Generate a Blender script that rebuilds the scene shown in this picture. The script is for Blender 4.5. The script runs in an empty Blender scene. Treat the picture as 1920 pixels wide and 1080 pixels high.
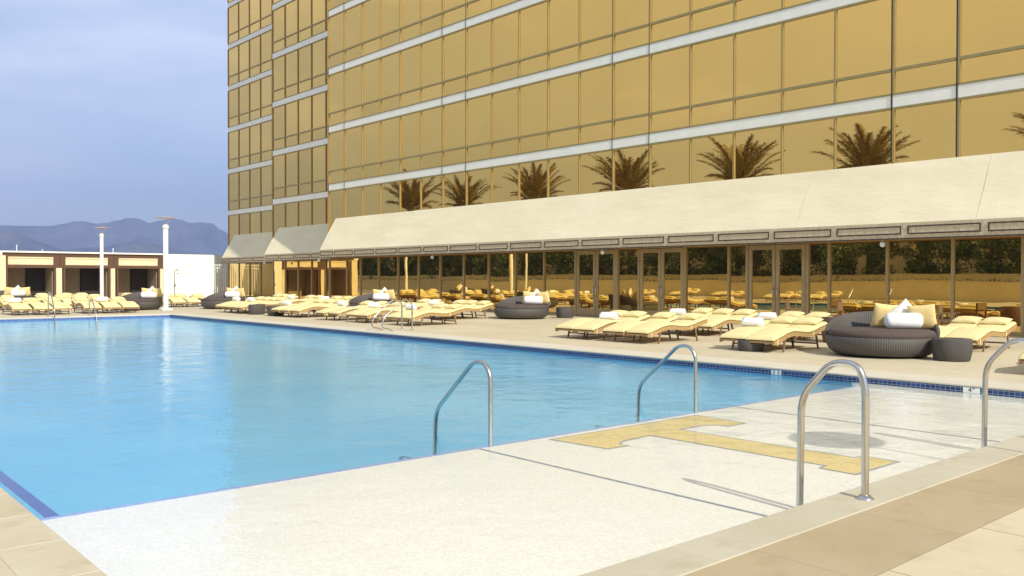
import bpy, bmesh, math, random
from math import sin, cos, pi, radians as R, sqrt
from mathutils import Vector, Matrix
random.seed(7)
C = bpy.context.scene.collection
scn = bpy.context.scene

# ------------------------------------------------------------------ camera
YAW, PITCH, ROLL = R(41.185), R(-.676), R(.068)
cf = Vector((sin(YAW)*cos(PITCH), cos(YAW)*cos(PITCH), sin(PITCH)))
cr0 = Vector((cos(YAW), -sin(YAW), 0)); cu0 = cr0.cross(cf)
cr = cr0*cos(ROLL)+cu0*sin(ROLL); cu = cu0*cos(ROLL)-cr0*sin(ROLL)
cam = bpy.data.cameras.new('camera'); camo = bpy.data.objects.new('camera', cam); C.objects.link(camo)
camo.matrix_world = Matrix(((cr.x, cu.x, -cf.x, 0), (cr.y, cu.y, -cf.y, 0), (cr.z, cu.z, -cf.z, 1.6), (0, 0, 0, 1)))
cam.sensor_width = 36; cam.lens = 36*1641.8/1920; cam.clip_start = .05; cam.clip_end = 30000
scn.camera = camo

# ------------------------------------------------------------------ light
SUN_EL = R(37); sx, sy = -.155, -1.0           # horizontal direction towards the sun
n = sqrt(sx*sx+sy*sy); sx /= n; sy /= n
sun = bpy.data.lights.new('sun', 'SUN'); sun.energy = 4.6; sun.angle = R(.5); sun.color = (1, .94, .82)
suno = bpy.data.objects.new('sun', sun); C.objects.link(suno)
sd = Vector((sx*cos(SUN_EL), sy*cos(SUN_EL), sin(SUN_EL)))
suno.rotation_euler = sd.to_track_quat('Z', 'Y').to_euler(); suno.location = (0, -20, 30)
scn.view_settings.view_transform = 'Standard'; scn.view_settings.look = 'None'
scn.view_settings.exposure = .30; scn.view_settings.gamma = 1
w = bpy.data.worlds.new('World'); scn.world = w; w.use_nodes = True
nt = w.node_tree; nt.nodes.clear()
def N(t, **k):
    x = nt.nodes.new(t)
    for a, b in k.items(): setattr(x, a, b)
    return x
out = N('ShaderNodeOutputWorld'); bg = N('ShaderNodeBackground'); bg.inputs[1].default_value = .115
sky = N('ShaderNodeTexSky', sky_type='NISHITA', sun_disc=False, sun_elevation=SUN_EL, sun_rotation=math.atan2(sx, sy))
sky.dust_density = 1.5; sky.ozone_density = 2.5; sky.air_density = 1.0
tc = N('ShaderNodeTexCoord'); mp = N('ShaderNodeMapping'); mp.inputs['Scale'].default_value = (1.5, 1.5, 4.6)
mp.inputs['Rotation'].default_value = (0, .12, .4)
nz = N('ShaderNodeTexNoise'); nz.inputs['Scale'].default_value = 1.7; nz.inputs['Detail'].default_value = 6; nz.inputs['Roughness'].default_value = .52
nz.inputs['Distortion'].default_value = .3
rp = N('ShaderNodeMapRange'); rp.inputs[1].default_value = .38; rp.inputs[2].default_value = .62
rp.inputs[3].default_value = .28; rp.inputs[4].default_value = 1.0
# cloud brightness grows towards the western, sunward half of the sky
sp = N('ShaderNodeSeparateXYZ'); m1 = N('ShaderNodeMapRange'); m1.inputs[1].default_value = .5; m1.inputs[2].default_value = -.9
m1.inputs[3].default_value = 0; m1.inputs[4].default_value = 1
cc = N('ShaderNodeMix', data_type='RGBA'); cc.inputs['A'].default_value = (6.0, 6.9, 8.7, 1); cc.inputs['B'].default_value = (6.6, 6.9, 7.2, 1)
mx = N('ShaderNodeMix', data_type='RGBA')
L = nt.links.new
L(tc.outputs['Generated'], mp.inputs[0]); L(mp.outputs[0], nz.inputs['Vector']); L(nz.outputs['Fac'], rp.inputs[0])
L(tc.outputs['Generated'], sp.inputs[0]); L(sp.outputs['X'], m1.inputs[0]); L(m1.outputs[0], cc.inputs['Factor'])
mxm = N('ShaderNodeMath', operation='MAXIMUM'); ml = N('ShaderNodeMath', operation='MULTIPLY'); ml.inputs[1].default_value = .9
L(m1.outputs[0], ml.inputs[0]); L(rp.outputs[0], mxm.inputs[0]); L(ml.outputs[0], mxm.inputs[1]); L(mxm.outputs[0], mx.inputs['Factor']); L(sky.outputs[0], mx.inputs['A']); L(cc.outputs['Result'], mx.inputs['B'])
L(mx.outputs['Result'], bg.inputs[0]); L(bg.outputs[0], out.inputs[0])

# ------------------------------------------------------------------ materials
class G:
    def __init__(s, name):
        s.m = bpy.data.materials.new(name); s.m.use_nodes = True; s.t = s.m.node_tree
        s.b = s.t.nodes['Principled BSDF']; s.o = s.t.nodes['Material Output']; s.co = None
    def n(s, t, **k):
        x = s.t.nodes.new(t)
        for a, b in k.items(): setattr(x, a, b)
        return x
    def l(s, a, b): s.t.links.new(a, b)
    def obj(s, scale=None):
        if s.co is None: s.co = s.n('ShaderNodeTexCoord').outputs['Object']
        if scale is None: return s.co
        m = s.n('ShaderNodeMapping'); m.inputs['Scale'].default_value = scale; s.l(s.co, m.inputs[0]); return m.outputs[0]
    def noise(s, sc, det=4, scale=None, ro=.55):
        x = s.n('ShaderNodeTexNoise'); x.inputs['Scale'].default_value = sc; x.inputs['Detail'].default_value = det; x.inputs['Roughness'].default_value = ro
        s.l(s.obj(scale), x.inputs['Vector']); return x.outputs['Fac']
    def rng(s, v, a, b, c, d):
        x = s.n('ShaderNodeMapRange'); x.clamp = True
        for i, q in enumerate((a, b, c, d)): x.inputs[i+1].default_value = q
        s.l(v, x.inputs[0]); return x.outputs[0]
    def mix(s, f, a, b, bt='MIX'):
        x = s.n('ShaderNodeMix', data_type='RGBA', blend_type=bt)
        for k, v in (('Factor', f), ('A', a), ('B', b)):
            if isinstance(v, (int, float)): x.inputs[k].default_value = v
            elif isinstance(v, tuple): x.inputs[k].default_value = (*v, 1)
            else: s.l(v, x.inputs[k])
        return x.outputs['Result']
    def math(s, op, a, b=0):
        x = s.n('ShaderNodeMath', operation=op)
        for i, v in enumerate((a, b)):
            if isinstance(v, (int, float)): x.inputs[i].default_value = v
            else: s.l(v, x.inputs[i])
        return x.outputs[0]
    def bump(s, h, st, d=.01, node=None):
        x = s.n('ShaderNodeBump'); x.inputs['Strength'].default_value = st; x.inputs['Distance'].default_value = d
        s.l(h, x.inputs['Height']); s.l(x.outputs[0], (node or s.b).inputs['Normal']); return x
    def col(s, v):
        if isinstance(v, tuple): s.b.inputs['Base Color'].default_value = (*v, 1)
        else: s.l(v, s.b.inputs['Base Color'])
    def set(s, r=.6, m=0, spec=.5):
        s.b.inputs['Roughness'].default_value = r; s.b.inputs['Metallic'].default_value = m
        s.b.inputs['Specular IOR Level'].default_value = spec; return s

def mottled(name, c, r=.6, m=0, amt=.18, sc=3, bump=0, bsc=60, spec=.5):
    g = G(name).set(r, m, spec)
    v = g.rng(g.noise(sc, 5), .3, .7, 1-amt, 1+amt*.5)
    cb = g.n('ShaderNodeCombineColor'); 
    for i in range(3): g.l(v, cb.inputs[i])
    g.col(g.mix(1.0, c, cb.outputs[0], 'MULTIPLY'))
    if bump: g.bump(g.noise(bsc, 3), bump, .004)
    return g.m
M = {}
M['steel'] = mottled('brushed_steel', (.62, .60, .56), .2, 1, .06, 30)
M['wood'] = mottled('lounger_wicker', (.42, .27, .11), .6, 0, .3, 20, .4, 150)
M['legwood'] = mottled('leg_wood', (.24, .14, .055), .5, 0, .3, 30)
M['pad'] = mottled('pale_yellow_canvas', (.77, .65, .32), .85, 0, .10, 5, .25, 40)
M['yellow'] = mottled('golden_cushion_cloth', (.76, .58, .25), .85, 0, .08, 8, .3, 30)
M['white_cloth'] = mottled('white_cushion_cloth', (.82, .80, .74), .9, 0, .05, 9, .3, 25)
g = G('white_terry').set(.95); g.col((.88, .88, .86)); g.bump(g.noise(70, 4), .9, .01); M['terry'] = g.m
def wicker(name, c):
    g = G(name).set(.55)
    w1 = g.n('ShaderNodeTexWave', wave_type='BANDS', bands_direction='Z'); w1.inputs['Scale'].default_value = 22; g.l(g.obj(), w1.inputs['Vector'])
    # vertical strands follow the angle round the object
    sx_ = g.n('ShaderNodeSeparateXYZ'); g.l(g.obj(), sx_.inputs[0])
    at = g.math('ARCTAN2', sx_.outputs['Y'], sx_.outputs['X'])
    st = g.math('SINE', g.math('MULTIPLY', at, 150))
    h = g.math('MULTIPLY', g.rng(st, -1, 1, 0, 1), g.rng(w1.outputs['Fac'], 0, 1, .4, 1))
    g.col(g.mix(h, tuple(x*.45 for x in c), tuple(x*1.25 for x in c))); g.bump(h, .6, .01); return g.m
M['wicker'] = wicker('charcoal_wicker', (.105, .095, .085))
M['brownwicker'] = wicker('brown_wicker', (.22, .12, .075))
M['seat'] = mottled('dark_brown_cushion', (.085, .062, .052), .9, 0, .15, 5, .3, 60)
M['awning'] = None
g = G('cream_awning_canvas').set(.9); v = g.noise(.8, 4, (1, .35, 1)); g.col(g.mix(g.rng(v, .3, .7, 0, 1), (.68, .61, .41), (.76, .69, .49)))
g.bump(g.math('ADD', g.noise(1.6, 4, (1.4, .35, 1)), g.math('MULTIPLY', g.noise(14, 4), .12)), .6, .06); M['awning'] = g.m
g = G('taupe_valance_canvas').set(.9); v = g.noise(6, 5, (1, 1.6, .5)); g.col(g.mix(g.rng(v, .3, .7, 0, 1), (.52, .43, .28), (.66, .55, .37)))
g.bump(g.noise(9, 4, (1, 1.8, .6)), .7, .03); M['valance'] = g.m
M['piping'] = mottled('brown_piping', (.05, .035, .028), .8)
M['darkjoint'] = mottled('black_seal', (.03, .018, .012), .6)
M['frame'] = mottled('bronze_gold_frame', (.34, .27, .105), .45, .25, .08, 4)
M['frame_low'] = mottled('taupe_door_frame', (.42, .31, .15), .5, .25, .1, 4)
g = G('white_spandrel').set(.45); g.col(g.mix(g.rng(g.noise(2.5, 6), .3, .7, 0, 1), (.82, .80, .70), (.88, .87, .78))); M['band'] = g.m
def glass(name, c, r):
    g = G(name).set(r, 1.0); v = g.noise(.35, 3, (1, 1, 1)); ge = g.n('ShaderNodeNewGeometry'); vv = g.math('MULTIPLY_ADD', v, .5) if False else g.math('ADD', g.math('MULTIPLY', v, .5), g.math('MULTIPLY', ge.outputs['Random Per Island'], .5))
    g.col(g.mix(g.rng(vv, .2, .8, 0, 1), tuple(x*.87 for x in c), tuple(min(1, x*1.04) for x in c)))
    g.bump(g.noise(.55, 2), .04, .05); return g.m
M['glass'] = glass('gold_mirror_glass', (.95, .585, .158), .012)
M['glass_low'] = glass('gold_ground_glass', (.76, .56, .22), .012)
M['core'] = mottled('tower_concrete', (.30, .24, .15), .9)
M['cream'] = mottled('cream_render', (.72, .62, .40), .85, 0, .08, 1.2, .2, 40)
M['whitewall'] = mottled('white_render', (.82, .80, .72), .85, 0, .04, 1.0, .15, 40)
M['brown'] = mottled('brown_paint', (.105, .052, .026), .7, 0, .12, 2)
M['tan'] = mottled('tan_interior', (.30, .23, .145), .9, 0, .1, 2)
M['dark'] = mottled('dark_interior', (.03, .022, .014), .8, 0, .3, 3)
M['whitepaint'] = mottled('white_paint', (.82, .82, .78), .35, 0, .04, 3)
M['tileblue'] = None
g = G('orange_disc').set(.5); g.col((.50, .38, .31)); M['disc'] = g.m

def brickmask(g, vec, sc, bw, bh, mortar, off=0):
    b = g.n('ShaderNodeTexBrick'); b.offset = off; b.inputs['Scale'].default_value = sc
    b.inputs['Brick Width'].default_value = bw; b.inputs['Row Height'].default_value = bh; b.inputs['Mortar Size'].default_value = mortar
    b.inputs['Color1'].default_value = (0, 0, 0, 1); b.inputs['Color2'].default_value = (1, 1, 1, 1); b.inputs['Mortar'].default_value = (.5, .5, .5, 1)
    b.inputs['Mortar Smooth'].default_value = .1
    g.l(vec, b.inputs['Vector']); return b.outputs['Color'], b.outputs['Fac']
def paving(name, ca, cb, stain, joint, bw, bh, origin=(0, 0, 0), mort=.006, jamt=.6):
    g = G(name).set(.75, 0, .3)
    mpn = g.n('ShaderNodeMapping'); mpn.inputs['Location'].default_value = origin; g.l(g.obj(), mpn.inputs[0])
    cl, fc = brickmask(g, mpn.outputs[0], 1, bw, bh, mort)
    big = g.noise(.55, 6, None, .6); fine = g.noise(24, 6, None, .7); mid = g.noise(3.5, 5, None, .65)
    c = g.mix(g.rng(big, .35, .65, 0, 1), ca, cb)
    c = g.mix(g.rng(mid, .52, .72, 0, .6), c, stain)
    c = g.mix(g.rng(cl, 0, 1, 0, .22), c, stain)
    c = g.mix(g.rng(fine, .3, .75, 0, .16), c, tuple(x*.62 for x in cb))
    c = g.mix(g.math('MULTIPLY', fc, jamt), c, joint)
    g.col(c); g.bump(g.math('SUBTRACT', g.math('MULTIPLY', fine, .3), fc), .35, .006); return g.m
M['deck'] = paving('sandy_deck', (.55, .475, .32), (.61, .54, .38), (.46, .38, .25), (.38, .31, .21), 3.0, 3.0, (0, .76, 0), .004, .35)
M['deck_near'] = paving('buff_deck_paver', (.58, .49, .31), (.65, .56, .37), (.50, .41, .25), (.30, .22, .13), 1.25, 1.25, (.3, .26, 0), .006, .95)
M['border'] = paving('tan_border_paver', (.42, .325, .19), (.475, .375, .23), (.36, .27, .15), (.24, .18, .12), 1.25, 2.0, (.55, 0, 0), .004, .6)
M['coping'] = paving('limestone_coping', (.60, .55, .43), (.66, .62, .51), (.52, .44, .31), (.72, .68, .58), 1.45, 1.45, (.2, 0, 0), .006, .6)
M['coping_near'] = paving('buff_coping', (.49, .445, .31), (.56, .51, .38), (.42, .34, .21), (.60, .55, .43), 1.45, 1.45, (.2, 0, 0), .006, .6)
M['coping_left'] = paving('sandstone_coping', (.54, .46, .30), (.66, .60, .46), (.40, .31, .17), (.72, .65, .5), 2, .75, (0, .2, 0), .01, .7)

g = G('aqua_pool_plaster').set(.8, 0, .2); v = g.noise(.35, 4); g.col(g.mix(g.rng(v, .3, .7, 0, 1), (.118, .395, .585), (.16, .455, .62))); M['plaster'] = g.m
def mosaic(name, c1, c2, cg, size, amt=1.0, gm=.12):
    g = G(name).set(.35, 0, .4)
    vo = g.n('ShaderNodeTexVoronoi', feature='F1'); vo.inputs['Scale'].default_value = 1/size; vo.inputs['Randomness'].default_value = .55; g.l(g.obj(), vo.inputs['Vector'])
    ve = g.n('ShaderNodeTexVoronoi', feature='DISTANCE_TO_EDGE'); ve.inputs['Scale'].default_value = 1/size; ve.inputs['Randomness'].default_value = .55; g.l(g.obj(), ve.inputs['Vector'])
    s2 = g.n('ShaderNodeSeparateColor'); g.l(vo.outputs['Color'], s2.inputs[0])
    c = g.mix(g.rng(s2.outputs[0], 0, 1, 0, amt), c1, c2)
    c = g.mix(g.rng(g.noise(.6, 3), .35, .65, 0, .15), c, tuple(x*.9 for x in c2))
    c = g.mix(g.rng(ve.outputs['Distance'], 0, gm, .55, 0), c, cg)
    g.col(c); return g.m
M['mosaic'] = mosaic('white_pebble_mosaic', (.93, .90, .80), (.80, .77, .65), (.66, .63, .52), .020)
M['gold_mosaic'] = mosaic('gold_pebble_mosaic', (.84, .64, .25), (.70, .51, .17), (.56, .43, .2), .020)
M['blue_mosaic'] = mosaic('slate_blue_mosaic', (.10, .17, .25), (.26, .34, .40), (.3, .36, .4), .03)
M['edge_mosaic'] = mosaic('blue_edge_mosaic', (.13, .22, .52), (.30, .38, .62), (.45, .5, .62), .03)
def tileband(name, ax, c1, c2):
    g = G(name).set(.35, 0, .3)
    s = g.n('ShaderNodeSeparateXYZ'); g.l(g.obj(), s.inputs[0]); cb = g.n('ShaderNodeCombineXYZ')
    g.l(s.outputs[ax], cb.inputs[0]); g.l(s.outputs['Z'], cb.inputs[1])
    cl, fc = brickmask(g, cb.outputs[0], 1, .075, .05, .0045)
    c = g.mix(cl, c1, c2); g.col(g.mix(fc, c, (.20, .24, .31))); return g.m
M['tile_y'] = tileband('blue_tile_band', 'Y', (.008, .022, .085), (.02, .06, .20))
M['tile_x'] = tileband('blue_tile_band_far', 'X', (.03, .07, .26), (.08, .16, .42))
M['stripe'] = mottled('navy_tile', (.02, .05, .30), .3, 0, .3, 30)

def water_mat():
    g = G('pool_water'); g.t.nodes.remove(g.b)
    tr = g.n('ShaderNodeBsdfTransparent'); tr.inputs[0].default_value = (.985, .996, 1, 1)
    gl = g.n('ShaderNodeBsdfGlossy'); gl.inputs['Roughness'].default_value = .02; gl.inputs[0].default_value = (.92, .95, 1, 1)
    a = g.noise(4.5, 3, (1, 1, 1), .55); b = g.noise(15, 3, (1, 1, 1), .6); c = g.noise(1.5, 2, (1, 1, 1), .5)
    h = g.math('ADD', g.math('ADD', g.math('MULTIPLY', a, .7), g.math('MULTIPLY', b, .25)), g.math('MULTIPLY', c, 2.2))
    bp = g.n('ShaderNodeBump'); bp.inputs['Strength'].default_value = .55; bp.inputs['Distance'].default_value = .02; g.l(h, bp.inputs['Height'])
    g.l(bp.outputs[0], gl.inputs['Normal'])
    ge = g.n('ShaderNodeNewGeometry'); vm = g.n('ShaderNodeVectorMath', operation='DOT_PRODUCT'); g.l(ge.outputs['Incoming'], vm.inputs[0]); g.l(bp.outputs[0], vm.inputs[1])
    om = g.math('SUBTRACT', 1.0, g.math('ABSOLUTE', vm.outputs['Value'])); p5 = g.math('POWER', om, 5.0)
    f = g.math('MINIMUM', g.math('ADD', .02, g.math('MULTIPLY', p5, .68)), .72)
    mxs = g.n('ShaderNodeMixShader'); g.l(f, mxs.inputs[0]); g.l(tr.outputs[0], mxs.inputs[1]); g.l(gl.outputs[0], mxs.inputs[2])
    g.l(mxs.outputs[0], g.o.inputs['Surface']); return g.m
M['water'] = water_mat()
def leafmat(name, a, b, sc=2.5):
    g = G(name).set(.5, 0, .4)
    inf = g.n('ShaderNodeNewGeometry')
    c = g.mix(inf.outputs['Random Per Island'], a, b); g.col(g.mix(g.rng(g.noise(sc, 3), .3, .7, 0, .5), c, tuple(x*.6 for x in a)))
    return g.m
M['leaf'] = leafmat('dark_glossy_leaf', (.05, .09, .022), (.17, .21, .06))
M['shrub'] = leafmat('olive_shrub_leaf', (.06, .09, .025), (.16, .17, .06))
M['frond'] = leafmat('palm_frond', (.17, .15, .07), (.36, .30, .16), 5)
M['bark'] = mottled('palm_bark', (.24, .16, .10), .9, 0, .35, 12, .8, 30)
g = G('haze_blue_mountain_rock').set(.95, 0, .1)
v = g.noise(.004, 8, (1, 1, 2.2), .7); g.col(g.mix(g.rng(v, .35, .65, 0, 1), (.04, .055, .09), (.15, .145, .17))); M['rock'] = g.m  # part of the distance haze is painted in as blue rock colour
g = G('desert_ground').set(.95, 0, .1); g.col(g.mix(g.rng(g.noise(.01, 6), .3, .7, 0, 1), (.26, .22, .17), (.36, .31, .24))); M['desert'] = g.m

# ------------------------------------------------------------------ mesh helpers
class MB:
    def __init__(s): s.v = []; s.f = []; s.sm = []
    def add(s, vs, fs, smooth=False):
        k = len(s.v); s.v += [tuple(x) for x in vs]; s.f += [tuple(i+k for i in f) for f in fs]; s.sm += [smooth]*len(fs); return s
    def box(s, x0, y0, z0, x1, y1, z1):
        return s.add([(x0,y0,z0),(x1,y0,z0),(x1,y1,z0),(x0,y1,z0),(x0,y0,z1),(x1,y0,z1),(x1,y1,z1),(x0,y1,z1)],
                     [(0,3,2,1),(4,5,6,7),(0,1,5,4),(1,2,6,5),(2,3,7,6),(3,0,4,7)])
    def quad(s, a, b, c, d): return s.add([a, b, c, d], [(0, 1, 2, 3)])
    def tube(s, pts, r, seg=12, cap=True, smooth=True):
        pts = [Vector(p) for p in pts]; rs = r if isinstance(r, (list, tuple)) else [r]*len(pts)
        up = Vector((0, 0, 1)); vs = []; prev = None
        for i, p in enumerate(pts):
            d = (pts[min(i+1, len(pts)-1)]-pts[max(i-1, 0)]).normalized()
            if prev is None:
                a = up if abs(d.z) < .9 else Vector((0, 1, 0)); x = d.cross(a).normalized()
            else: x = (prev-d*prev.dot(d)).normalized()
            prev = x; y = d.cross(x)
            for j in range(seg):
                t = 2*pi*j/seg; vs.append(p+x*cos(t)*rs[i]+y*sin(t)*rs[i])
        fs = []
        for i in range(len(pts)-1):
            for j in range(seg):
                a = i*seg+j; b = i*seg+(j+1) % seg; fs.append((a, b, b+seg, a+seg))
        s.add(vs, fs, smooth)
        if cap:
            n_ = len(pts)
            s.add(vs[:seg], [tuple(range(seg))[::-1]]); s.add(vs[(n_-1)*seg:], [tuple(range(seg))])
        return s
    def lathe(s, prof, c=(0, 0, 0), seg=40, smooth=True):
        vs = []; fs = []
        for r_, z in prof:
            for j in range(seg):
                t = 2*pi*j/seg; vs.append((c[0]+r_*cos(t), c[1]+r_*sin(t), c[2]+z))
        for i in range(len(prof)-1):
            for j in range(seg):
                a = i*seg+j; b = i*seg+(j+1) % seg; fs.append((a, b, b+seg, a+seg))
        return s.add(vs, fs, smooth)
    def grid(s, rows, smooth=True, closed=False):
        nr = len(rows); nc = len(rows[0]); vs = [p for r_ in rows for p in r_]; fs = []
        for i in range(nr-1):
            for j in range(nc if closed else nc-1):
                j2 = (j+1) % nc; fs.append((i*nc+j, i*nc+j2, (i+1)*nc+j2, (i+1)*nc+j))
        return s.add(vs, fs, smooth)
    def build(s, name, mat, parent=None, loc=(0, 0, 0)):
        me = bpy.data.meshes.new(name); me.from_pydata(s.v, [], s.f); me.polygons.foreach_set('use_smooth', s.sm)
        me.materials.append(mat); me.update()
        bm = bmesh.new(); bm.from_mesh(me); bmesh.ops.recalc_face_normals(bm, faces=bm.faces); bm.to_mesh(me); bm.free()
        o = bpy.data.objects.new(name, me); C.objects.link(o); o.location = loc
        if parent: o.parent = parent
        return o
def tag(o, label=None, cat=None, group=None, kind=None):
    if label: o['label'] = label
    if cat: o['category'] = cat
    if group: o['group'] = group
    if kind: o['kind'] = kind
    return o
def empty(name, loc, label, cat, group=None, rz=0):
    o = bpy.data.objects.new(name, None); C.objects.link(o); o.location = loc; o.rotation_euler = (0, 0, rz); o.empty_display_size = .2
    return tag(o, label, cat, group)
def dup(root, loc, rz=0, label=None, group=None):
    r_ = root.copy(); C.objects.link(r_); r_.location = loc; r_.rotation_euler = (0, 0, rz)
    if label: r_['label'] = label
    if group: r_['group'] = group
    for ch in root.children:
        c_ = ch.copy(); C.objects.link(c_); c_.parent = r_
        for g_ in ch.children:
            d_ = g_.copy(); C.objects.link(d_); d_.parent = c_
    return r_
def struct(name, mb, mat): return tag(mb.build(name, mat), kind='structure')
def bevel(o, wd=.01, seg=2):
    m = o.modifiers.new('b', 'BEVEL'); m.width = wd; m.segments = seg; m.limit_method = 'ANGLE'; return o

# ------------------------------------------------------------------ ground, deck and pool
PX0, PX1, PY0, PY1, PYL = 1.45, 13.80, 3.29, 38.2, 7.2     # pool box; ledge from PY0 to PYL
CW, CWR, CWF = .37, .85, .9                                  # coping widths
m = MB(); m.box(-9000, -9000, -26, 9000, 9000, -25); struct('desert_ground', m, M['desert'])
m = MB(); t = -.5
m.box(PX1+CWR, -14, t, 33, 76, 0); 
m.box(-16, PY1+CWF, t, PX1+CWR, 76, 0); m.box(-16, 2.24, t, PX0-CW, PY1+CWF, 0)
struct('pool_deck', m, M['deck'])
m = MB(); m.box(-16, -14, t, PX1+CWR, 2.24, 0); struct('near_deck', m, M['deck_near'])
m = MB(); m.box(PX0-CW, 2.24, t, PX1+CWR, PY0-CW, 0); struct('border_paving', m, M['border'])
m = MB(); m.box(-16, -14, -25, 33, 76, -2.2); struct('terrace_podium', m, M['core'])
m = MB(); m.box(PX0-CW, PY0-CW, -.3, PX1+CWR, PY0, .004); bevel(struct('near_coping', m, M['coping_near']), .012)
m = MB(); m.box(PX1, PY0, -.035, PX1+CWR, PY1+CWF, .004)
m.box(PX0-CW, PY1, -.035, PX1, PY1+CWF, .004)
bevel(struct('pool_coping', m, M['coping']), .012)
m = MB(); m.box(PX0-CW, PY0, -.035, PX0, PY1, .0045); bevel(struct('pool_side_coping', m, M['coping_left']), .012)
# basin
m = MB()
FZ = -.66
def cove(h, rad=.50, n_=10): return [(0, h), (0, FZ+rad)]+[(rad-rad*cos(pi/2*k/n_), FZ+rad-rad*sin(pi/2*k/n_)) for k in range(1, n_+1)]
cv = cove(-.126); loops = []
for d, z in cv:
    x0, x1, y1 = PX0+d, PX1-d, PY1-d; loops.append([(x0, PYL, z), (x0, y1, z), (x1, y1, z), (x1, PYL, z)])
m.grid(loops, True); l_ = loops[-1]; m.add(l_, [(0, 1, 2, 3)], True)
m.quad((PX0, PYL, -.2), (PX1, PYL, -.2), (PX1, PYL, FZ), (PX0, PYL, FZ))
m.box(PX0+.002, PYL+.002, FZ-.1, PX0+.62, PY1-.01, -.5)
struct('pool_basin', m, M['plaster'])
m = MB(); m.box(PX0+.50, PYL+.02, -.5, PX0+.61, PY1-.02, -.494); struct('bench_stripe', m, M['stripe'])
m = MB(); m.box(PX0-.001, PY0-.01, -.6, PX1+.3, PYL-.06, -.2); struct('pool_ledge', m, M['mosaic'])
m = MB(); m.box(PX0, PYL-.06, -.6, PX1, PYL, -.197); struct('ledge_edge_tiles', m, M['edge_mosaic'])
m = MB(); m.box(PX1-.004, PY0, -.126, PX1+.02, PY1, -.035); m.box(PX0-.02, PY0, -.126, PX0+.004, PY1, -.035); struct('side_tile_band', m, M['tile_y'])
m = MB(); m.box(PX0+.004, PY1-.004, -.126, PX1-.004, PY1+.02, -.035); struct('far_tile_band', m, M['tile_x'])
m = MB(); m.box(PX1-.002, PY0, -.3, PX1+.1, PYL+.001, -.127); m.box(PX0-.1, PY0, -.3, PX0+.002, PYL+.001, -.127); m.box(PX0, PY0-.004, -.3, PX1, PY0+.003, -.036); struct('near_tile_band', m, M['mosaic'])
# mosaic lines and letter on the ledge
m = MB()
for x in (5.79, 10.37): m.box(x-.018, PY0+.02, -.198, x+.018, PYL-.07, -.1965)
struct('ledge_line', m, M['blue_mosaic'])
T = [(6.70, 7.04), (6.79, 6.23), (7.12, 6.21), (7.10, 6.30), (7.17, 6.38), (7.30, 6.42), (7.74, 6.45), (7.76, 4.33), (7.62, 4.31), (7.62, 3.93),
     (8.50, 3.93), (8.50, 4.31), (8.35, 4.33), (8.34, 6.47), (8.78, 6.46), (8.90, 6.40), (8.92, 6.23), (9.30, 6.22), (9.38, 7.03)]
def outline(pts, d):
    n_ = len(pts); r_ = []
    for i in range(n_):
        p0, p1, p2 = (Vector(pts[(i+k) % n_]) for k in (-1, 0, 1))
        a = (p1-p0).normalized(); b = (p2-p1).normalized(); na = Vector((-a.y, a.x)); nb = Vector((-b.y, b.x))
        q = na+nb; q = q/max(.35, q.dot(na)) if q.length > 1e-4 else na
        r_.append((p1.x+q.x*d, p1.y+q.y*d))
    return r_
area = sum(T[i][0]*T[(i+1) % len(T)][1]-T[(i+1) % len(T)][0]*T[i][1] for i in range(len(T)))
sgn = 1 if area > 0 else -1
inn = outline(T, .026*sgn)
mk = empty('mosaic_letter', (0, 0, 0), 'large gold mosaic letter T with slate outline set in the white ledge', 'floor emblem')
m = MB(); m.add([(x, y, -.1962) for x, y in inn], [tuple(range(len(inn)))]); m.build('gold_field', M['gold_mosaic'], mk)
m = MB(); k = len(T)
m.add([(x, y, -.1960) for x, y in T]+[(x, y, -.1960) for x, y in inn], [(i, (i+1) % k, k+(i+1) % k, k+i) for i in range(k)]); m.build('slate_outline', M['blue_mosaic'], mk)
# water: a gently wavy sheet
m = MB(); m.quad((PX0, PY0, -.118), (PX1, PY0, -.118), (PX1, PY1, -.118), (PX0, PY1, -.118))
struct('pool_water', m, M['water'])

# depth marks in the tile band
def text_mesh(txt, size, mat, name, parent, loc, rot, depth=.0015, sx_=1):
    c = bpy.data.curves.new('txt', 'FONT'); c.body = txt; c.size = size; c.align_x = 'CENTER'; c.align_y = 'CENTER'; c.extrude = depth
    o = bpy.data.objects.new('tmp', c); C.objects.link(o); dg = bpy.context.evaluated_depsgraph_get(); dg.update()
    me = bpy.data.meshes.new_from_object(o.evaluated_get(dg)); C.objects.unlink(o); bpy.data.objects.remove(o)
    me.materials.clear(); me.materials.append(mat); q = bpy.data.objects.new(name, me); C.objects.link(q); q.parent = parent
    q.location = loc; q.rotation_euler = rot; q.scale = (sx_, 1, 1); return q
M['ink'] = mottled('navy_ink', (.02, .03, .07), .5)
M['marktile'] = mottled('white_tile', (.78, .78, .74), .2, 0, .05, 8)
def marker(x, y, txt, label, wd=.2):
    e = empty('depth_marker', (PX1-.004, y, -.08), label, 'depth marker')
    m_ = MB(); m_.box(-.003, -wd/2, -.04, 0, wd/2, .04); m_.build('tile', M['marktile'], e)
    if txt: text_mesh(txt, .095, M['ink'], 'numerals', e, (-.004, 0, 0), (R(90), 0, R(-90)), .0008, 1.3)
marker(0, 8.62, '3 5', 'white depth tile reading 3 5 in the blue tile band beyond the deep water corner')
marker(0, 5.32, '4"', 'white depth tile reading 4 inches in the band above the shallow ledge', .24)
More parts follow.
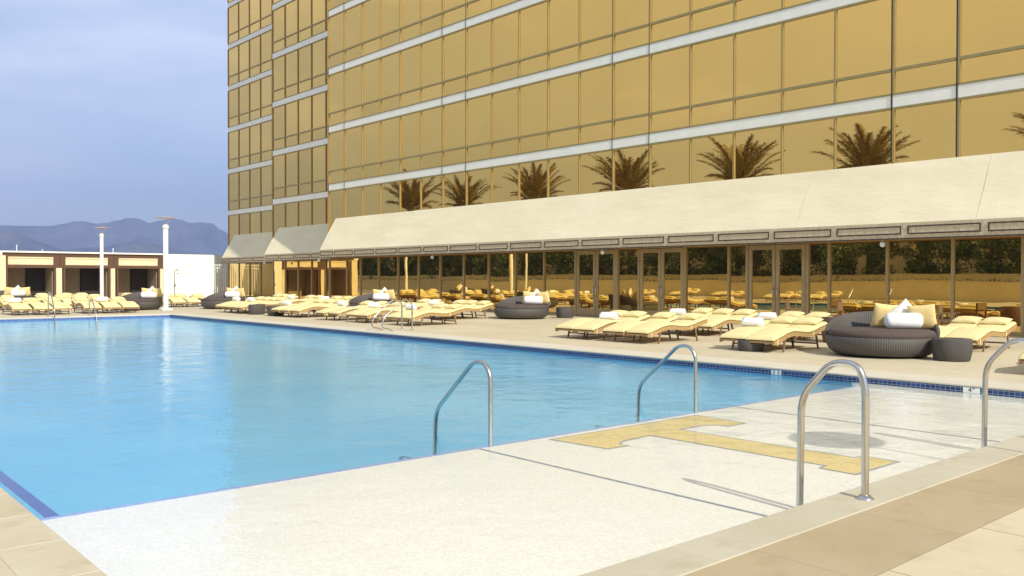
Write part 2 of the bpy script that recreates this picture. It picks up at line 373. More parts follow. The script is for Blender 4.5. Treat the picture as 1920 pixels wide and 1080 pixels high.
# ------------------------------------------------------------------ tower
tw = empty('hotel_tower', (26.3, 20, 0), 'tall hotel tower clad in gold mirrored glass with thin white floor bands', 'building')
def TB(mb, name, mat): 
    o = mb.build(name, mat, tw); o.matrix_parent_inverse = Matrix.Translation((-26.3, -20, 0)); return o
FX = (26.3, 28.35, 30.4)
BZ = [6.79+3.45*i for i in range(8)]; BT = .36; TOPZ = BZ[-1]+3.45
colsA = [10.53+1.905*i for i in range(-8, 19)]+[46.68]
colsB = [46.9, 48.8, 50.7, 52.6, 54.5, 56.4, 58.3]
colsC = [58.5, 60.55, 62.6, 64.62, 66.62, 68.65, 70.7]
blocks = ((FX[0], colsA), (FX[1], colsB), (FX[2], colsC))
m = MB()
m.box(FX[0]+.12, colsA[0], 0, 45, 46.65, TOPZ); m.box(FX[1]+.12, 46.65, 0, 45, 58.3, TOPZ-.01); m.box(FX[2]+.12, 58.3, 0, 45, 70.68, TOPZ-.02)
TB(m, 'core_wall', M['core'])
for i, z in enumerate(BZ):
    for X, cs in blocks:
        m = MB(); m.box(X-.03, cs[0], z, X+.12, cs[-1], z+BT)
        TB(m, 'floor_band', M['band'])
panes = []
mul = MB(); tr = MB(); jt = MB(); rows = []
prev = 0
for X, cs in blocks:
    for i, z in enumerate([None]+BZ):
        z0 = 2.8 if z is None else z+BT
        z1 = BZ[0] if z is None else (z+3.45)
        split = None if z is None else z+1.13
        for a, b in zip(cs[:-1], cs[1:]):
            for p, q in (((z0, z1),) if split is None else ((z0, split), (split, z1))):
                cx, cy, cz = X, (a+b)/2, (p+q)/2
                d = sqrt(cx*cx+cy*cy); vis = cos(math.atan2(cx, cy)-YAW) > .80 and cz < 1.6+d*.34+1 and (a > 8.2)
                low = 5.0 if z is None else p
                panes.append(((b-a)*(q-max(p, low))*cx/d**3 if vis else 0, X, a, b, p, q))
        if z is None: continue
        tr = MB(); zz = split; tr.box(X-.045, cs[0], zz-.045, X+.1, cs[-1], zz+.045)
        if 1:
            TB(tr, 'transom', M['frame']); tr = MB(); tr.box(X-.045, cs[0], z-.07, X+.1, cs[-1], z-.001); TB(tr, 'lower_band_trim', M['frame']); tr = MB(); tr.box(X-.045, cs[0], z+BT+.001, X+.1, cs[-1], z+BT+.06); TB(tr, 'upper_band_trim', M['frame'])
    for j, a in enumerate(cs):
        if X == FX[0] and j not in (0, len(cs)-1) and a < 5: continue
        zz = 2.8 if j == len(cs)-1 else 4.85; mul = MB()
        for z in BZ+[TOPZ]:
            top = z-.071
            mul.box(X-.055, a-.032, zz, X+.1, a+.032, top); zz = z+BT+.061
        TB(mul, 'mullion', M['frame'])
        dark = (X == FX[0] and round((a-10.53)/1.905) % 6 in (0, 1)) or (X != FX[0] and j in (1,))
        if dark:
            jt = MB(); jt.box(X-.053, a+.033, 5.1, X-.002, a+(.075 if a < 13 else .052), TOPZ); TB(jt, 'expansion_joint', M['darkjoint'])
m = MB()
for z in (2.8,): 
    for X, cs in blocks: m = MB(); m.box(X-.05, cs[0], 2.74, X+.1, cs[-1], 2.81); TB(m, 'door_head', M['frame_low'])
panes.sort(key=lambda q: -q[0])
def pane_geo(m_, X, a, b, p, q):
    t1 = random.uniform(-1, 1)*.0022; t2 = random.uniform(-1, 1)*.0022; y = (a, b); z = (p, q)
    m_.quad((X-t1-t2, a, p), (X+t1-t2, b, p), (X+t1+t2, b, q), (X-t1+t2, a, q))
# ground storey: glass and doors
GY = [(46.6, 44.6), (44.6, 43.1), (43.1, 41.2), (41.2, 39.3), (39.3, 37.4), (37.4, 35.5), (35.5, 33.6), (33.6, 31.7), (31.7, 29.8), (29.8, 27.9), (27.9, 25.95),
      (23.63, 22.48), (20.25, 18.34), (18.34, 17.57), (15.27, 14.51), (14.51, 12.6), (12.6, 10.67), (10.67, 8.82), (8.82, 6.9), (6.9, 5), (5, 3.1), (3.1, 1.2)]
for a, w_ in [(a, .04) for a, b in GY]+[(a, .05) for a in (25.95, 23.63, 22.48, 20.25, 17.57, 15.27)]:
    low = MB(); low.box(26.3-.02-w_, a-w_, 0, 26.36+w_, a+w_, 2.739-w_*.02); TB(low, 'ground_mullion', M['frame_low'])
for cs, X in ((colsB, FX[1]), (colsC, FX[2])):
    for a in cs: low = MB(); low.box(X-.06, a-.04, 0, X+.1, a+.04, 2.739); TB(low, 'ground_mullion', M['frame_low'])
gl = [(FX[0], b, a) for a, b in GY]+[(FX[1], a, b) for a, b in zip(colsB[:-1], colsB[1:])]+[(FX[2], a, b) for a, b in zip(colsC[:-1], colsC[1:])]
NG = sum(1 for X, a, b in gl if a > 8)
for X, a, b in gl:
    m = MB(); pane_geo(m, X, a+.04, b-.04, .12, 2.74); m2 = m; o = TB(m, 'shopfront_pane', M['glass_low'])
for X, a, b in gl: kick = MB(); kick.box(X-.03, a+.05, 0, X+.1, b-.05, .12); TB(kick, 'sill', M['frame_low'])
NP = 100
for q in panes[:NP]: m = MB(); pane_geo(m, *q[1:]); TB(m, 'glass_pane', M['glass'])
m = MB()
for q in panes[NP:]: pane_geo(m, *q[1:])
tag(TB(m, 'glass_panel', M['glass']), kind='stuff')
def door(y0, y1, hs):
    X = 26.27; o = MB(); f = .13
    o.box(X-.03, y0, .02, X+.03, y0+f, 2.72); o.box(X-.03, y1-f, .02, X+.03, y1, 2.72)
    o.box(X-.03, y0+f, .02, X+.03, y1-f, .34); o.box(X-.03, y0+f, 2.56, X+.03, y1-f, 2.72)
    d = TB(o, 'door', M['frame_low'])
    g_ = MB(); pane_geo(g_, X+.0, y0+f, y1-f, .34, 2.56); g_.build('door_glass', M['glass_low'], d)
    hy = y0+f*.5 if hs < 0 else y1-f*.5
    h_ = MB(); h_.tube([(X-.03, hy, .85), (X-.1, hy, .85), (X-.1, hy, 1.25), (X-.03, hy, 1.25)], .016, 8); h_.build('handle', M['steel'], d)
for a, b in ((24.79, 25.88), (23.68, 24.77), (21.37, 22.41), (20.31, 21.35), (16.44, 17.5), (15.34, 16.42)): 
    pass
door(24.80, 25.88, -1); door(23.69, 24.78, 1); door(21.39, 22.41, -1); door(20.32, 21.37, 1); door(16.45, 17.50, -1); door(15.34, 16.43, 1)

# awnings
def awning(X, y0, y1, label):
    XF = X-1.15; zt, zb, zv = 5.08, 3.2, 2.74
    e = empty('awning', (XF, (y0+y1)/2, zv), label, 'awning')
    oy = (y0+y1)/2
    m_ = MB(); ny = max(12, int((y1-y0)/.3)); nx = 8; rows_ = []
    for i in range(ny+1):
        y = y0+(y1-y0)*i/ny; r_ = []
        for j in range(nx+1):
            u = j/nx; sag = -.03*sin(pi*u)+sin(pi*u)**.5*(.010*sin(1.65*y)+.007*sin(2.9*y+5*u)+.005*sin(6.3*y-7*u)) if 0 < j < nx else 0
            r_.append((1.08*u, y-oy, zb-zv+(zt-zb)*u+sag))
        rows_.append(r_)
    m_.grid(rows_); m_.grid([[(x, y, z-.03) for x, y, z in r_] for r_ in rows_])
    for i in (0, -1):
        y = rows_[i][0][1]; m_.add([(0, y, zb-zv), (1.07, y, zt-zv), (1.07, y, zb-zv)], [(0, 1, 2)])
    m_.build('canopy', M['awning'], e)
    for yy in [9.6+5.43*k for k in range(-2, 13)]:
        if y0+.6 < yy < y1-.6:
            m_ = MB(); m_.grid([[(1.08*j/nx, yy+d_-oy, zb-zv+(zt-zb)*j/nx+dz_-.018*sin(pi*j/nx)) for j in range(nx+1)] for d_, dz_ in ((-.013, .001), (-.01, .006), (.01, .006), (.013, .001))]); m_.build('seam', M['awning'], e)
    m_ = MB(); n_ = max(4, int((y1-y0)/.08)); 
    f = [[(-.012+.006*sin(i*1.9)*(1-k), y0+(y1-y0)*i/n_-oy, (zb-zv)*k) for i in range(n_+1)] for k in (0, .35, .7, 1)]
    m_.grid(f); m_.grid([[(x+.02, y, z) for x, y, z in r_] for r_ in f]); 
    for s_ in (y0, y1): m_.box(-.01, s_-oy-.012 if s_ == y1 else s_-oy, 0, 1.14, s_-oy if s_ == y1 else s_-oy+.012, zb-zv)
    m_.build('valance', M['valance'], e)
    m_ = MB(); k0 = math.ceil((y0-15.9)/2.17); ys = [15.9+2.17*k for k in range(k0-1, 40)]; t_ = .036
    for a, b in zip(ys[:-1], ys[1:]):
        a = max(a, y0); b = min(b, y1)
        if b-a < .4: continue
        a += .09-oy; b -= .09+oy; z0, z1 = .12, .33; x = -.034
        m_.box(x, a, z0, x+.012, b, z0+t_); m_.box(x, a, z1, x+.012, b, z1+t_); m_.box(x, a, z0+t_, x+.012, a+t_, z1); m_.box(x, b-t_, z0+t_, x+.012, b, z1)
    m_.box(-.03, y0-oy, -.012, -.012, y1-oy, .018)
    m_.build('piping_trim', M['piping'], e)
    m_ = MB(); m_.tube([(.02, y0-oy+.02, .44), (.02, y1-oy-.02, .44)], .025, 8)
    yy = y0+.05
    while yy < y1: m_.tube([(.02, yy-oy, .44), (1.1, yy-oy, .5)], .02, 6); yy += 3.8
    m_.build('frame', M['frame_low'], e)
awning(FX[0], -4.5, 45.75, 'long cream awning with taupe panelled valance over the glass doors')
awning(FX[1], 46.95, 57.3, 'short cream awning half in shade between the long awning and the farthest one')
awning(FX[2], 58.6, 69.4, 'smallest farthest cream awning at the far corner of the tower')

# floodlights hanging under the valance
fl = empty('floodlight', (25.3, 46.1, 2.62), 'small white floodlight at the far end of the long awning valance', 'floodlight', 'floodlights under the awnings')
m = MB(); m.tube([(0, 0, .12), (0, 0, .02)], .015, 8); m.build('bracket', M['whitepaint'], fl)
m = MB(); m.lathe([(.0, -.1), (.05, -.1), (.075, -.05), (.08, .02), (.05, .06), (0, .06)], (0, 0, 0), 16); m.build('lamp_head', M['whitepaint'], fl)
for (x, y), lb in (((27.3, 57.5), 'small white floodlight at the corner between the two short awnings'),
                   ((25.3, 34.84), 'small white floodlight under the long awning above the middle daybed'),
                   ((25.3, 23.52), 'small white floodlight under the long awning above the farthest glass doors'),
                   ((25.3, 12.28), 'small white floodlight under the awning above the large near daybed')):
    dup(fl, (x, y, 2.62), 0, lb)
# ------------------------------------------------------------------ pool furniture
# sun lounger: local x from foot (0) to head (2.28), y across 0 .. .70, origin at foot near corner
PROF = [(0, .25), (.12, .27), (.3, .315), (.55, .385), (.8, .42), (1.05, .405), (1.3, .375), (1.5, .37), (1.75, .41), (2.0, .47), (2.28, .53)]
def pz(s):
    for (a, za), (b, zb) in zip(PROF[:-1], PROF[1:]):
        if s <= b:
            u = (s-a)/(b-a); return za+(zb-za)*(u*u*(3-2*u)*.35+u*.65)
    return PROF[-1][1]
LW = .70
def make_lounger(label, group):
    e = empty('sun_lounger', (0, 0, 0), label, 'sun lounger', group)
    m_ = MB(); S = [2.28*i/30 for i in range(31)]
    for y in (0, LW-.035):
        rr = [[(s, y+dy, pz(s)+dz-(.03 if s < .1 else 0)*0) for dy, dz in ((0, 0), (.035, 0), (.035, -.085), (0, -.085))] for s in S]
        m_.grid(rr, False, True); m_.add(rr[0], [(0, 1, 2, 3)]); m_.add(rr[-1], [(3, 2, 1, 0)])
    rr = [[(s, y, pz(s)-dz) for y, dz in ((.035, .012), (LW-.035, .012), (LW-.035, .05), (.035, .05))] for s in S]
    m_.grid(rr, False, True); m_.add(rr[0], [(0, 1, 2, 3)]); m_.add(rr[-1], [(3, 2, 1, 0)])
    m_.build('frame', M['wood'], e)
    m_ = MB(); SS = [0.0, .012, .05]+[.05+2.2*i/36 for i in range(1, 36)]+[2.25, 2.285, 2.295]
    def ring(s):
        e_ = min(1, min(s, 2.295-s)/.05); th = .075*(.25+.75*sqrt(max(0, e_))); q = .012*abs(sin(pi*(s+.05)/.58))**.4
        z = pz(s)+.001; a = .005; b = LW-.005; k = th+q-.006
        return [(s-.012, a, z+.01), (s-.012, a-.006, z+k*.5), (s-.012, a+.012, z+k*.88), (s-.012, a+.06, z+k), (s-.012, (a+b)/2, z+k+.008), (s-.012, b-.06, z+k), (s-.012, b-.012, z+k*.88), (s-.012, b+.006, z+k*.5), (s-.012, b, z+.01)]
    rr = [ring(s) for s in SS]; m_.grid(rr, True, True); m_.add(rr[0], [tuple(range(9))]); m_.add(rr[-1], [tuple(range(9))[::-1]])
    m_.build('mattress', M['pad'], e)
    m_ = pillow_mb(.38, .60, .15); o = m_.build('pillow', M['pad'], e); o.location = (2.02, LW/2, pz(2.02)+.135); o.rotation_euler = (0, R(-14), 0)
    for (s, d) in ((.50, -.07), (1.82, .1)):
        for y in (.03, LW-.06):
            m_ = MB(); zt = pz(s)-.08
            m_.add([(s-.025, y, zt), (s+.03, y, zt), (s+.03, y+.03, zt), (s-.025, y+.03, zt), (s+d-.018, y, 0), (s+d+.018, y, 0), (s+d+.018, y+.03, 0), (s+d-.018, y+.03, 0)],
                   [(0, 1, 2, 3), (7, 6, 5, 4), (0, 4, 5, 1), (1, 5, 6, 2), (2, 6, 7, 3), (3, 7, 4, 0)])
            m_.build('leg', M['legwood'], e)
        m_ = MB(); m_.box(s+d*.6-.012, .06, .10, s+d*.6+.012, LW-.06, .135); m_.build('stretcher', M['legwood'], e)
    for s in (.12, 1.62):
        m_ = MB()
        for y in (-.008, LW+.008):
            m_.tube([(s, y, pz(s)+.05), (s+.005, y, pz(s)-.02), (s+.02, y, pz(s)-.1)], .008, 6); m_.tube([(s, y, pz(s)+.0), (s-.02, y, pz(s)-.06), (s-.025, y, pz(s)-.12)], .007, 6)
        m_.build('tie', M['pad'], e)
    return e
def pillow_mb(w_, l_, t_, n_=10):
    m_ = MB(); 
    def f(u, v, s_):
        k = max(0, (1-abs(u)**2.6)*(1-abs(v)**2.6))**.5; c = 1-.05*(1-abs(u)**2)*abs(v)**3-0
        pin = 1-.07*(1-v*v) if abs(u) > .99 else 1; pin2 = 1-.07*(1-u*u) if abs(v) > .99 else 1
        return (u*w_/2*(1-.06*(1-v*v)*abs(u)**4), v*l_/2*(1-.06*(1-u*u)*abs(v)**4), s_*k*t_/2)
    us = [sin(pi/2*(-1+2*i/n_)) for i in range(n_+1)]
    for s_ in (1, -1): m_.grid([[f(u, v, s_) for v in us] for u in us])
    return m_
L0 = make_lounger('x', 'sun loungers around the pool'); used = [0]
ORD = ['first', 'second', 'third', 'fourth', 'fifth', 'sixth', 'seventh']
def lounger(x, y, label, rz=0):
    if not used[0]:
        used[0] = 1; L0.location = (x, y, 0.004); L0.rotation_euler = (0, 0, rz); L0['label'] = label; return L0
    return dup(L0, (x, y, .004), rz, label)
RG = random.Random(3)
def row(x, ys, where, rz=0, side='nearest the camera'):
    k = len(ys)
    for i, y in enumerate(ys):
        if k == 1: lb = 'yellow padded lounger '+where
        elif i == 0: lb = 'right-hand yellow lounger of the '+where
        elif i == k-1: lb = 'left-hand yellow lounger of the '+where
        elif k == 3: lb = 'middle yellow lounger of the '+where
        else: lb = ORD[i]+' yellow lounger from the right in the '+where
        lounger(x+RG.uniform(-.09, .09), y, lb, rz+R(RG.uniform(-1.8, 1.8)))
row(15.9, [4.68], 'at the right edge of the picture beside the pool')
row(19.78, [7.5, 8.24], 'pair just right of the near daybed')
row(16.45, [10.27, 11.0], 'poolside pair just left of the near daybed')
row(19.2, [11.75, 12.48], 'pair behind the poolside pair next to the brown woven tub')
row(16.2, [13.6, 14.37, 15.36, 16.12], 'poolside four below the farthest glass doors')
row(19.7, [14.3, 15.05, 15.8], 'three by the glass behind the poolside four')
row(16.25, [23.6, 24.36], 'poolside pair behind the steel step rails')
row(16.25, [26.17, 26.92], 'poolside pair just left of the steel step rails')
row(16.25, [28.36, 29.1], 'poolside pair second left of the step rails')
row(16.25, [31.4, 32.15, 32.9], 'poolside three in front of the middle daybed')
row(16.25, [36.4, 37.15, 37.9, 38.7], 'poolside four beside the left wicker daybed')
row(19.8, [26.4, 27.15, 27.9], 'three in the glass-side row left of the dark two-seat daybed')
row(19.7, [29.5, 30.25], 'glass-side pair right of the middle daybed')
row(19.9, [36.2, 36.95, 37.7], 'glass-side three left of the middle daybed')
row(19.9, [39.7, 40.45], 'glass-side pair between the two blocks of loungers')
row(20.1, [43.2, 43.95, 44.7], 'glass-side three below the farthest short awning')
HP = pi/2
def farrow(y, xs, where):
    k = len(xs)
    for i, x in enumerate(xs):
        if k == 1: lb = 'yellow padded lounger '+where
        else: lb = (ORD[i]+' yellow lounger from left in the '+where)
        lounger(x+.70, y+RG.uniform(-.08, .08), lb, HP+R(RG.uniform(-1.5, 1.5)))
farrow(40.75, [8.3, 9.1, 9.85, 11.05, 11.85, 12.65], 'front row at the far end of the pool')
farrow(43.0, [7.25], 'at the left edge of the picture beyond the pool')
farrow(47.6, [8.7, 9.5, 11.2, 12.0, 12.85, 13.65], 'second row before the cabanas')
farrow(52.8, [12.3, 13.5, 14.4], 'back row against the middle cabana')
farrow(46.6, [17.0, 17.8, 18.7], 'group right of the tall white pole')
farrow(50.8, [16.3], 'between the far daybed and the tall white pole')

# rolled towels
def towel_mb():
    m_ = MB(); L_ = .42
    prof = []; n_ = 56
    for i in range(n_+1):
        a = i/n_*2*pi*2.6; r_ = .035+.055*i/n_; prof.append((r_*cos(a), r_*sin(a)))
    rows_ = []
    for k in range(9):
        y = -L_/2+L_*k/8; e_ = .93 if k in (0, 8) else 1
        rows_.append([(x*e_, y+.004*sin(i*.7), z*e_+.09) for i, (x, z) in enumerate(prof)])
    m_.grid(rows_)
    inner = [[(x*.86, p[1], (z-.09)*.86+.09) for (x, _, z), p in zip(r_, r_)] for r_ in rows_]
    m_.grid(inner)
    m_.lathe([(.0, 0), (.084, .0), (.084, L_-.02), (0, L_-.02)], (0, 0, 0), 20)
    # turn the lathe core to lie along y
    k = 4*20
    for i in range(len(m_.v)-k, len(m_.v)): x, y, z = m_.v[i]; m_.v[i] = (x, z-L_/2+.01, y+.09)
    return m_
tw0 = None
def towel(x, y, z, where, rz=0):
    global tw0
    lb = 'rolled white towel '+where
    if tw0 is None:
        tw0 = towel_mb().build('rolled_towel', M['terry']); tag(tw0, lb, 'towel', 'rolled towels on the loungers'); o = tw0
    else: o = tw0.copy(); C.objects.link(o); o['label'] = lb
    o.location = (x, y, z); o.rotation_euler = (0, 0, rz); o.scale = (1.25, 1.1, 1.2); return o
def on(x, y, s, where, rz=0, dy=.35): towel(x+s, y+dy, pz(s)+.078, where, rz)
on(16.2, 15.36, .95, 'on the poolside four, third lounger from the right', R(15)); on(19.7, 15.8, .9, 'on the left lounger of the three by the glass', R(8))
on(16.45, 11.0, .75, 'on the left lounger of the poolside pair beside the near daybed', R(10)); on(19.2, 12.48, .9, 'on the pair behind, next to the brown woven tub', R(5))
on(16.25, 24.36, .8, 'behind the steel step rails', R(0)); on(19.8, 27.9, .8, 'on the glass-side three left of the two-seat daybed', R(15))
on(16.25, 26.92, .95, 'on the poolside pair just left of the step rails', R(20)); on(16.25, 29.1, .9, 'on the poolside pair second left of the step rails')
on(16.25, 32.9, .5, 'low on the left lounger of the poolside three', R(5)); on(19.9, 36.95, .9, 'on the glass-side three left of the middle daybed', R(12))
on(16.25, 37.15, .9, 'on the poolside four, second lounger from the right'); on(16.25, 38.7, .9, 'on the leftmost lounger of the poolside four')
on(19.9, 40.45, .9, 'on the glass-side pair between the two lounger blocks')
towel(8.65, 42.2, .5, 'on the leftmost lounger at the far end of the pool', HP); towel(12.2, 42.3, .5, 'on the fifth lounger of the far front row', HP)
towel(10.3, 44.0, .02+.0, 'on the deck behind the far front row', HP)

# round daybed
def back_h(a):     # a: -1..1 along the back
    return .33*(1-abs(a)**2.2)+.06
def make_daybed(label):
    e = empty('round_daybed', (0, 0, 0), label, 'daybed', 'round wicker daybeds')
    Rr = 1.16; e.scale = (.93, .93, .97)
    m_ = MB(); m_.lathe([(0, .03), (.9, .03), (1.0, .05), (1.1, .13), (1.15, .22), (Rr, .32), (1.15, .40), (1.11, .42), (1.05, .40), (0, .38)], (0, 0, 0), 72); m_.build('base', M['wicker'], e)
    m_ = MB(); m_.lathe([(0, .38), (1.06, .385), (1.10, .42), (1.11, .48), (1.08, .53), (1.0, .555), (.5, .565), (0, .567)], (0, 0, 0), 64); m_.build('seat_cushion', M['seat'], e)
    m_ = MB(); rows_ = []; n_ = 48; A = R(93)
    for i in range(n_+1):
        a = -1+2*i/n_; t_ = a*A; h = .42+back_h(a)*1.2; fl_ = .06*(1-abs(a)**2)
        c, s_ = cos(t_), sin(t_)
        rows_.append([(c*r_, s_*r_, z) for r_, z in ((1.15, .34), (1.17+fl_*.5, (.34+h)/2), (1.18+fl_, h-.02), (1.16+fl_, h+.015), (1.12+fl_, h+.015), (1.10+fl_, h-.02), (1.10+fl_*.5, (.38+h)/2), (1.08, .38))])
    m_.grid(rows_, True, True); m_.add(rows_[0], [tuple(range(8))]); m_.add(rows_[-1], [tuple(range(8))[::-1]])
    m_.build('backrest', M['wicker'], e)
    return e
db = make_daybed('large dark wicker daybed nearest the camera beside the pool edge')
DB = (17.72, 8.62); db.location = (*DB, .004); ang = R(24); db.rotation_euler = (0, 0, ang)
pm = {'white': None, 'yellow': None, 'bolster': None}
def cushion(kind, base, az, lx, ly, z, tilt, roll, label):
    key = kind
    if pm[key] is None:
        if kind == 'bolster':
            m_ = MB(); m_.lathe([(0, -.36), (.10, -.36), (.145, -.33), (.165, -.27), (.165, .27), (.145, .33), (.10, .36), (0, .36)], (0, 0, 0), 28)
            m_.v = [(x, z_, y) for x, y, z_ in m_.v]; o = m_.build('bolster_cushion', M['terry'])
        else:
            s_ = .46 if kind == 'white' else .54
            m_ = pillow_mb(s_, s_, .20, 12); m_.v = [(z_, x, y) for x, y, z_ in m_.v]
            o = m_.build(('white' if kind == 'white' else 'yellow')+'_cushion', M['white_cloth'] if kind == 'white' else M['yellow'])
        pm[key] = o
    else: o = pm[key].copy(); C.objects.link(o)
    tag(o, label, 'cushion', 'loose cushions on the daybeds')
    c, s_ = cos(az), sin(az)
    o.location = (base[0]+lx*c-ly*s_, base[1]+lx*s_+ly*c, z)
    o.rotation_mode = 'ZYX' if False else 'XYZ'
    q = Matrix.Rotation(az, 4, 'Z') @ Matrix.Rotation(tilt, 4, 'Y') @ Matrix.Rotation(roll, 4, 'X')
    o.rotation_euler = q.to_euler('XYZ'); return o
def dress(base, az, where, full=True):
    cushion('yellow', base, az, .62, -.26, .79, R(-14), R(6), 'left golden square cushion on '+where)
    cushion('yellow', base, az-R(28), .50, -.70, .79, R(-14), R(-5), 'right golden square cushion on '+where)
    cushion('white', base, az, .38, -.58, .86, R(-14), R(45), 'white square cushion stood on its corner on '+where)
    cushion('bolster', base, az, .06, -.46, .715, 0, 0, 'white bolster lying on the seat of '+where)
dress(DB, R(42), 'the large near daybed')
def daybed(x, y, az, label, where):
    dup(db, (x, y, .004), az-R(18), label); dress((x, y), az, where)
daybed(22.9, 25.6, R(44), 'dark wicker daybed with white bolster near the glass by the two-pane windows', 'the daybed by the glass')
daybed(21.2, 33.9, R(50), 'dark wicker daybed among the loungers in the middle of the deck', 'the middle daybed')
daybed(18.35, 43.4, R(52), 'dark wicker daybed at the far pool corner right of the white pole', 'the daybed right of the white pole')
daybed(14.6, 44.7, R(60), 'dark wicker daybed at the far pool corner left of the white pole', 'the daybed left of the white pole')
daybed(10.6, 53.0, R(100), 'dark wicker daybed in front of the leftmost cabana', 'the daybed before the leftmost cabana')

def make_tub(name, mat, r_, h_, label, cat, grp=None):
    e = empty(name, (0, 0, 0), label, cat, grp)
    m_ = MB(); m_.lathe([(0, .0), (r_*.86, .0), (r_*.9, .02), (r_, h_*.45), (r_*.99, h_-.05), (r_*.96, h_-.01)], (0, 0, 0), 40); m_.build('body', mat, e)
    m_ = MB(); m_.lathe([(r_*.965, h_-.012), (r_*.95, h_+.004), (0, h_+.006)], (0, 0, 0), 40); m_.build('top', mat, e)
    return e
tb = make_tub('wicker_side_table', M['wicker'], .36, .42, 'round dark wicker side table touching the right side of the near daybed', 'side table', 'dark wicker side tables'); tb.location = (17.62, 7.16, .004)
for x, y, lb in ((13.75, 43.1, 'round dark wicker side table left of the daybed at the far pool corner'), (16.6, 33.9, 'dark wicker side table at the left end of the poolside three'),
                 (18.5, 53.0, 'dark wicker side table just left of the tall white pole against the cabana'), (24.6, 24.9, 'dark wicker side table against the glass left of the farthest doors'),
                 (16.6, 35.7, 'dark wicker side table at the right end of the poolside four'), (16.6, 11.0, 'small dark wicker side table half under the poolside lounger'),
                 (24.6, 19.0, 'dark wicker side table against the glass right of the middle doors')):
    q_ = dup(tb, (x, y, .004), 0, lb)
    if 'half under' in lb: q_.scale = (.8, .8, .55)
tub = make_tub('woven_tub_chair', M['brownwicker'], .44, .62, 'round brown woven tub seat behind the near daybed', 'tub seat'); tub.location = (20.45, 11.0, .004)

# dark wooden chairs by the glass
def make_chair(label):
    e = empty('wooden_chair', (0, 0, 0), label, 'chair', 'dark wooden chairs by the glass')
    m_ = MB(); m_.box(-.25, -.25, .42, .25, .25, .46); bevel(m_.build('seat', M['brownwicker'], e), .01)
    m_ = MB(); m_.box(-.25, -.25, .60, -.21, .25, .86); bevel(m_.build('backrest', M['legwood'], e), .01)
    for a in (-.25, .21):
        for b in (-.25, .21):
            m_ = MB(); m_.box(a, b, 0, a+.04, b+.04, .419 if a > 0 else .85); m_.build('leg', M['legwood'], e)
    for b in (-.29, .25): m_ = MB(); m_.box(-.25, b, .62, .22, b+.04, .65); m_.build('armrest', M['legwood'], e)
    return e
ch0 = make_chair('dark wooden chair by the glass behind the brown woven tub'); ch0.location = (24.9, 14.9, .004); ch0.rotation_euler = (0, 0, R(-70))
dup(ch0, (25.0, 13.7, .004), R(100), 'dark wooden chair by the glass, right of the one behind the brown woven tub')
dup(ch0, (24.9, 10.2, .004), R(-80), 'dark wooden chair by the glass behind the lounger pair right of the near daybed')

# handrails
def rail(name, pts, x, label, flange=None, r_=.024, ax='x', grp='steel handrails'):
    P = [Vector(p) for p in pts]; fine = [P[0]]
    for i in range(1, len(P)-1):       # round every inner corner
        a, b, c = P[i-1], P[i], P[i+1]; k = min(.13, (a-b).length*.48, (c-b).length*.48)
        p0 = b+(a-b).normalized()*k; p2 = b+(c-b).normalized()*k
        for j in range(7): t_ = j/6; fine.append(p0*(1-t_)**2+b*2*t_*(1-t_)+p2*t_*t_)
    fine.append(P[-1])
    e = empty(name, (*x, 0), label, 'handrail', grp); m_ = MB(); m_.tube([(0, q.x, q.y) if ax == 'x' else (q.x, 0, q.y) for q in fine], r_, 16)
    m_.build('rail', M['steel'], e)
    if flange is not None:
        m_ = MB()
        for f in flange:
            c_ = (0, f[0], f[1]) if ax == 'x' else (f[0], 0, f[1]); m_.lathe([(r_, .03), (r_+.012, .028), (r_+.022, .015), (r_+.036, .008), (r_+.036, 0)], c_, 24)
        m_.build('flange', M['steel'], e)
V2 = lambda *a: [Vector(q) for q in a]
rail('pool_handrail', V2((7.17, -.2), (7.17, .56), (7.27, .69), (7.46, .68), (8.15, .07), (8.20, -.9)), (5.97, 0), 'slanting steel handrail stepping off the ledge into deep water, nearest to the left')
rail('pool_handrail', V2((7.17, -.2), (7.17, .56), (7.27, .69), (7.46, .68), (8.15, .07), (8.20, -.9)), (9.53, 0), 'slanting steel handrail stepping off the ledge into deep water near the far tile band')
rr = V2((3.07, 0), (3.07, .80), (3.12, .97), (3.33, .98), (3.58, .70), (3.59, -.2))
rail('pool_handrail', rr, (6.08, 0), 'arched steel handrail closest to the camera between coping and white ledge', [(3.07, .004)], .027)
rail('pool_handrail', rr, (9.64, 0), 'arched steel handrail cut by the right edge of the picture', [(3.07, .004)], .027)
bl = V2((15.15, 0), (15.15, .80), (15.0, .93), (14.8, .90), (14.15, .42), (14.05, .12), (14.35, .06), (14.45, 0))
rail('step_rail', bl, (0, 21.9), 'curved steel step rail on the right deck, nearer of the pair', [(15.15, .004)], .022, 'y', 'curved step rails')
rail('step_rail', bl, (0, 22.45), 'curved steel step rail on the right deck, farther of the pair', [(15.15, .004)], .022, 'y', 'curved step rails')
rail('step_rail', V2((39.0, 0), (39.0, .85), (38.8, 1.0), (38.6, .95), (38.05, .3), (38.0, -.6)), (9.2, 0), 'tall steel step rail at the far pool edge, left one of two', [(39.0, .004)], .024, 'x', 'far step rails')
rail('step_rail', V2((39.0, 0), (39.0, .6), (38.8, .72), (38.6, .68), (38.05, .1), (37.9, -.6)), (10.75, 0), 'lower steel step rail at the far pool edge, right one of two', [(39.0, .004)], .024, 'x', 'far step rails')
for i, y in enumerate((24.5, 27.0)):
    rail('step_rail', V2((.5, 0), (.5, .85), (.7, 1.0), (.9, .95), (1.5, .3), (1.52, -.3)), (0, y), ('nearer', 'farther')[i]+' steel step rail on the opposite pool side, seen mirrored in the glass', [(.5, .004)], .024, 'y', 'opposite step rails')

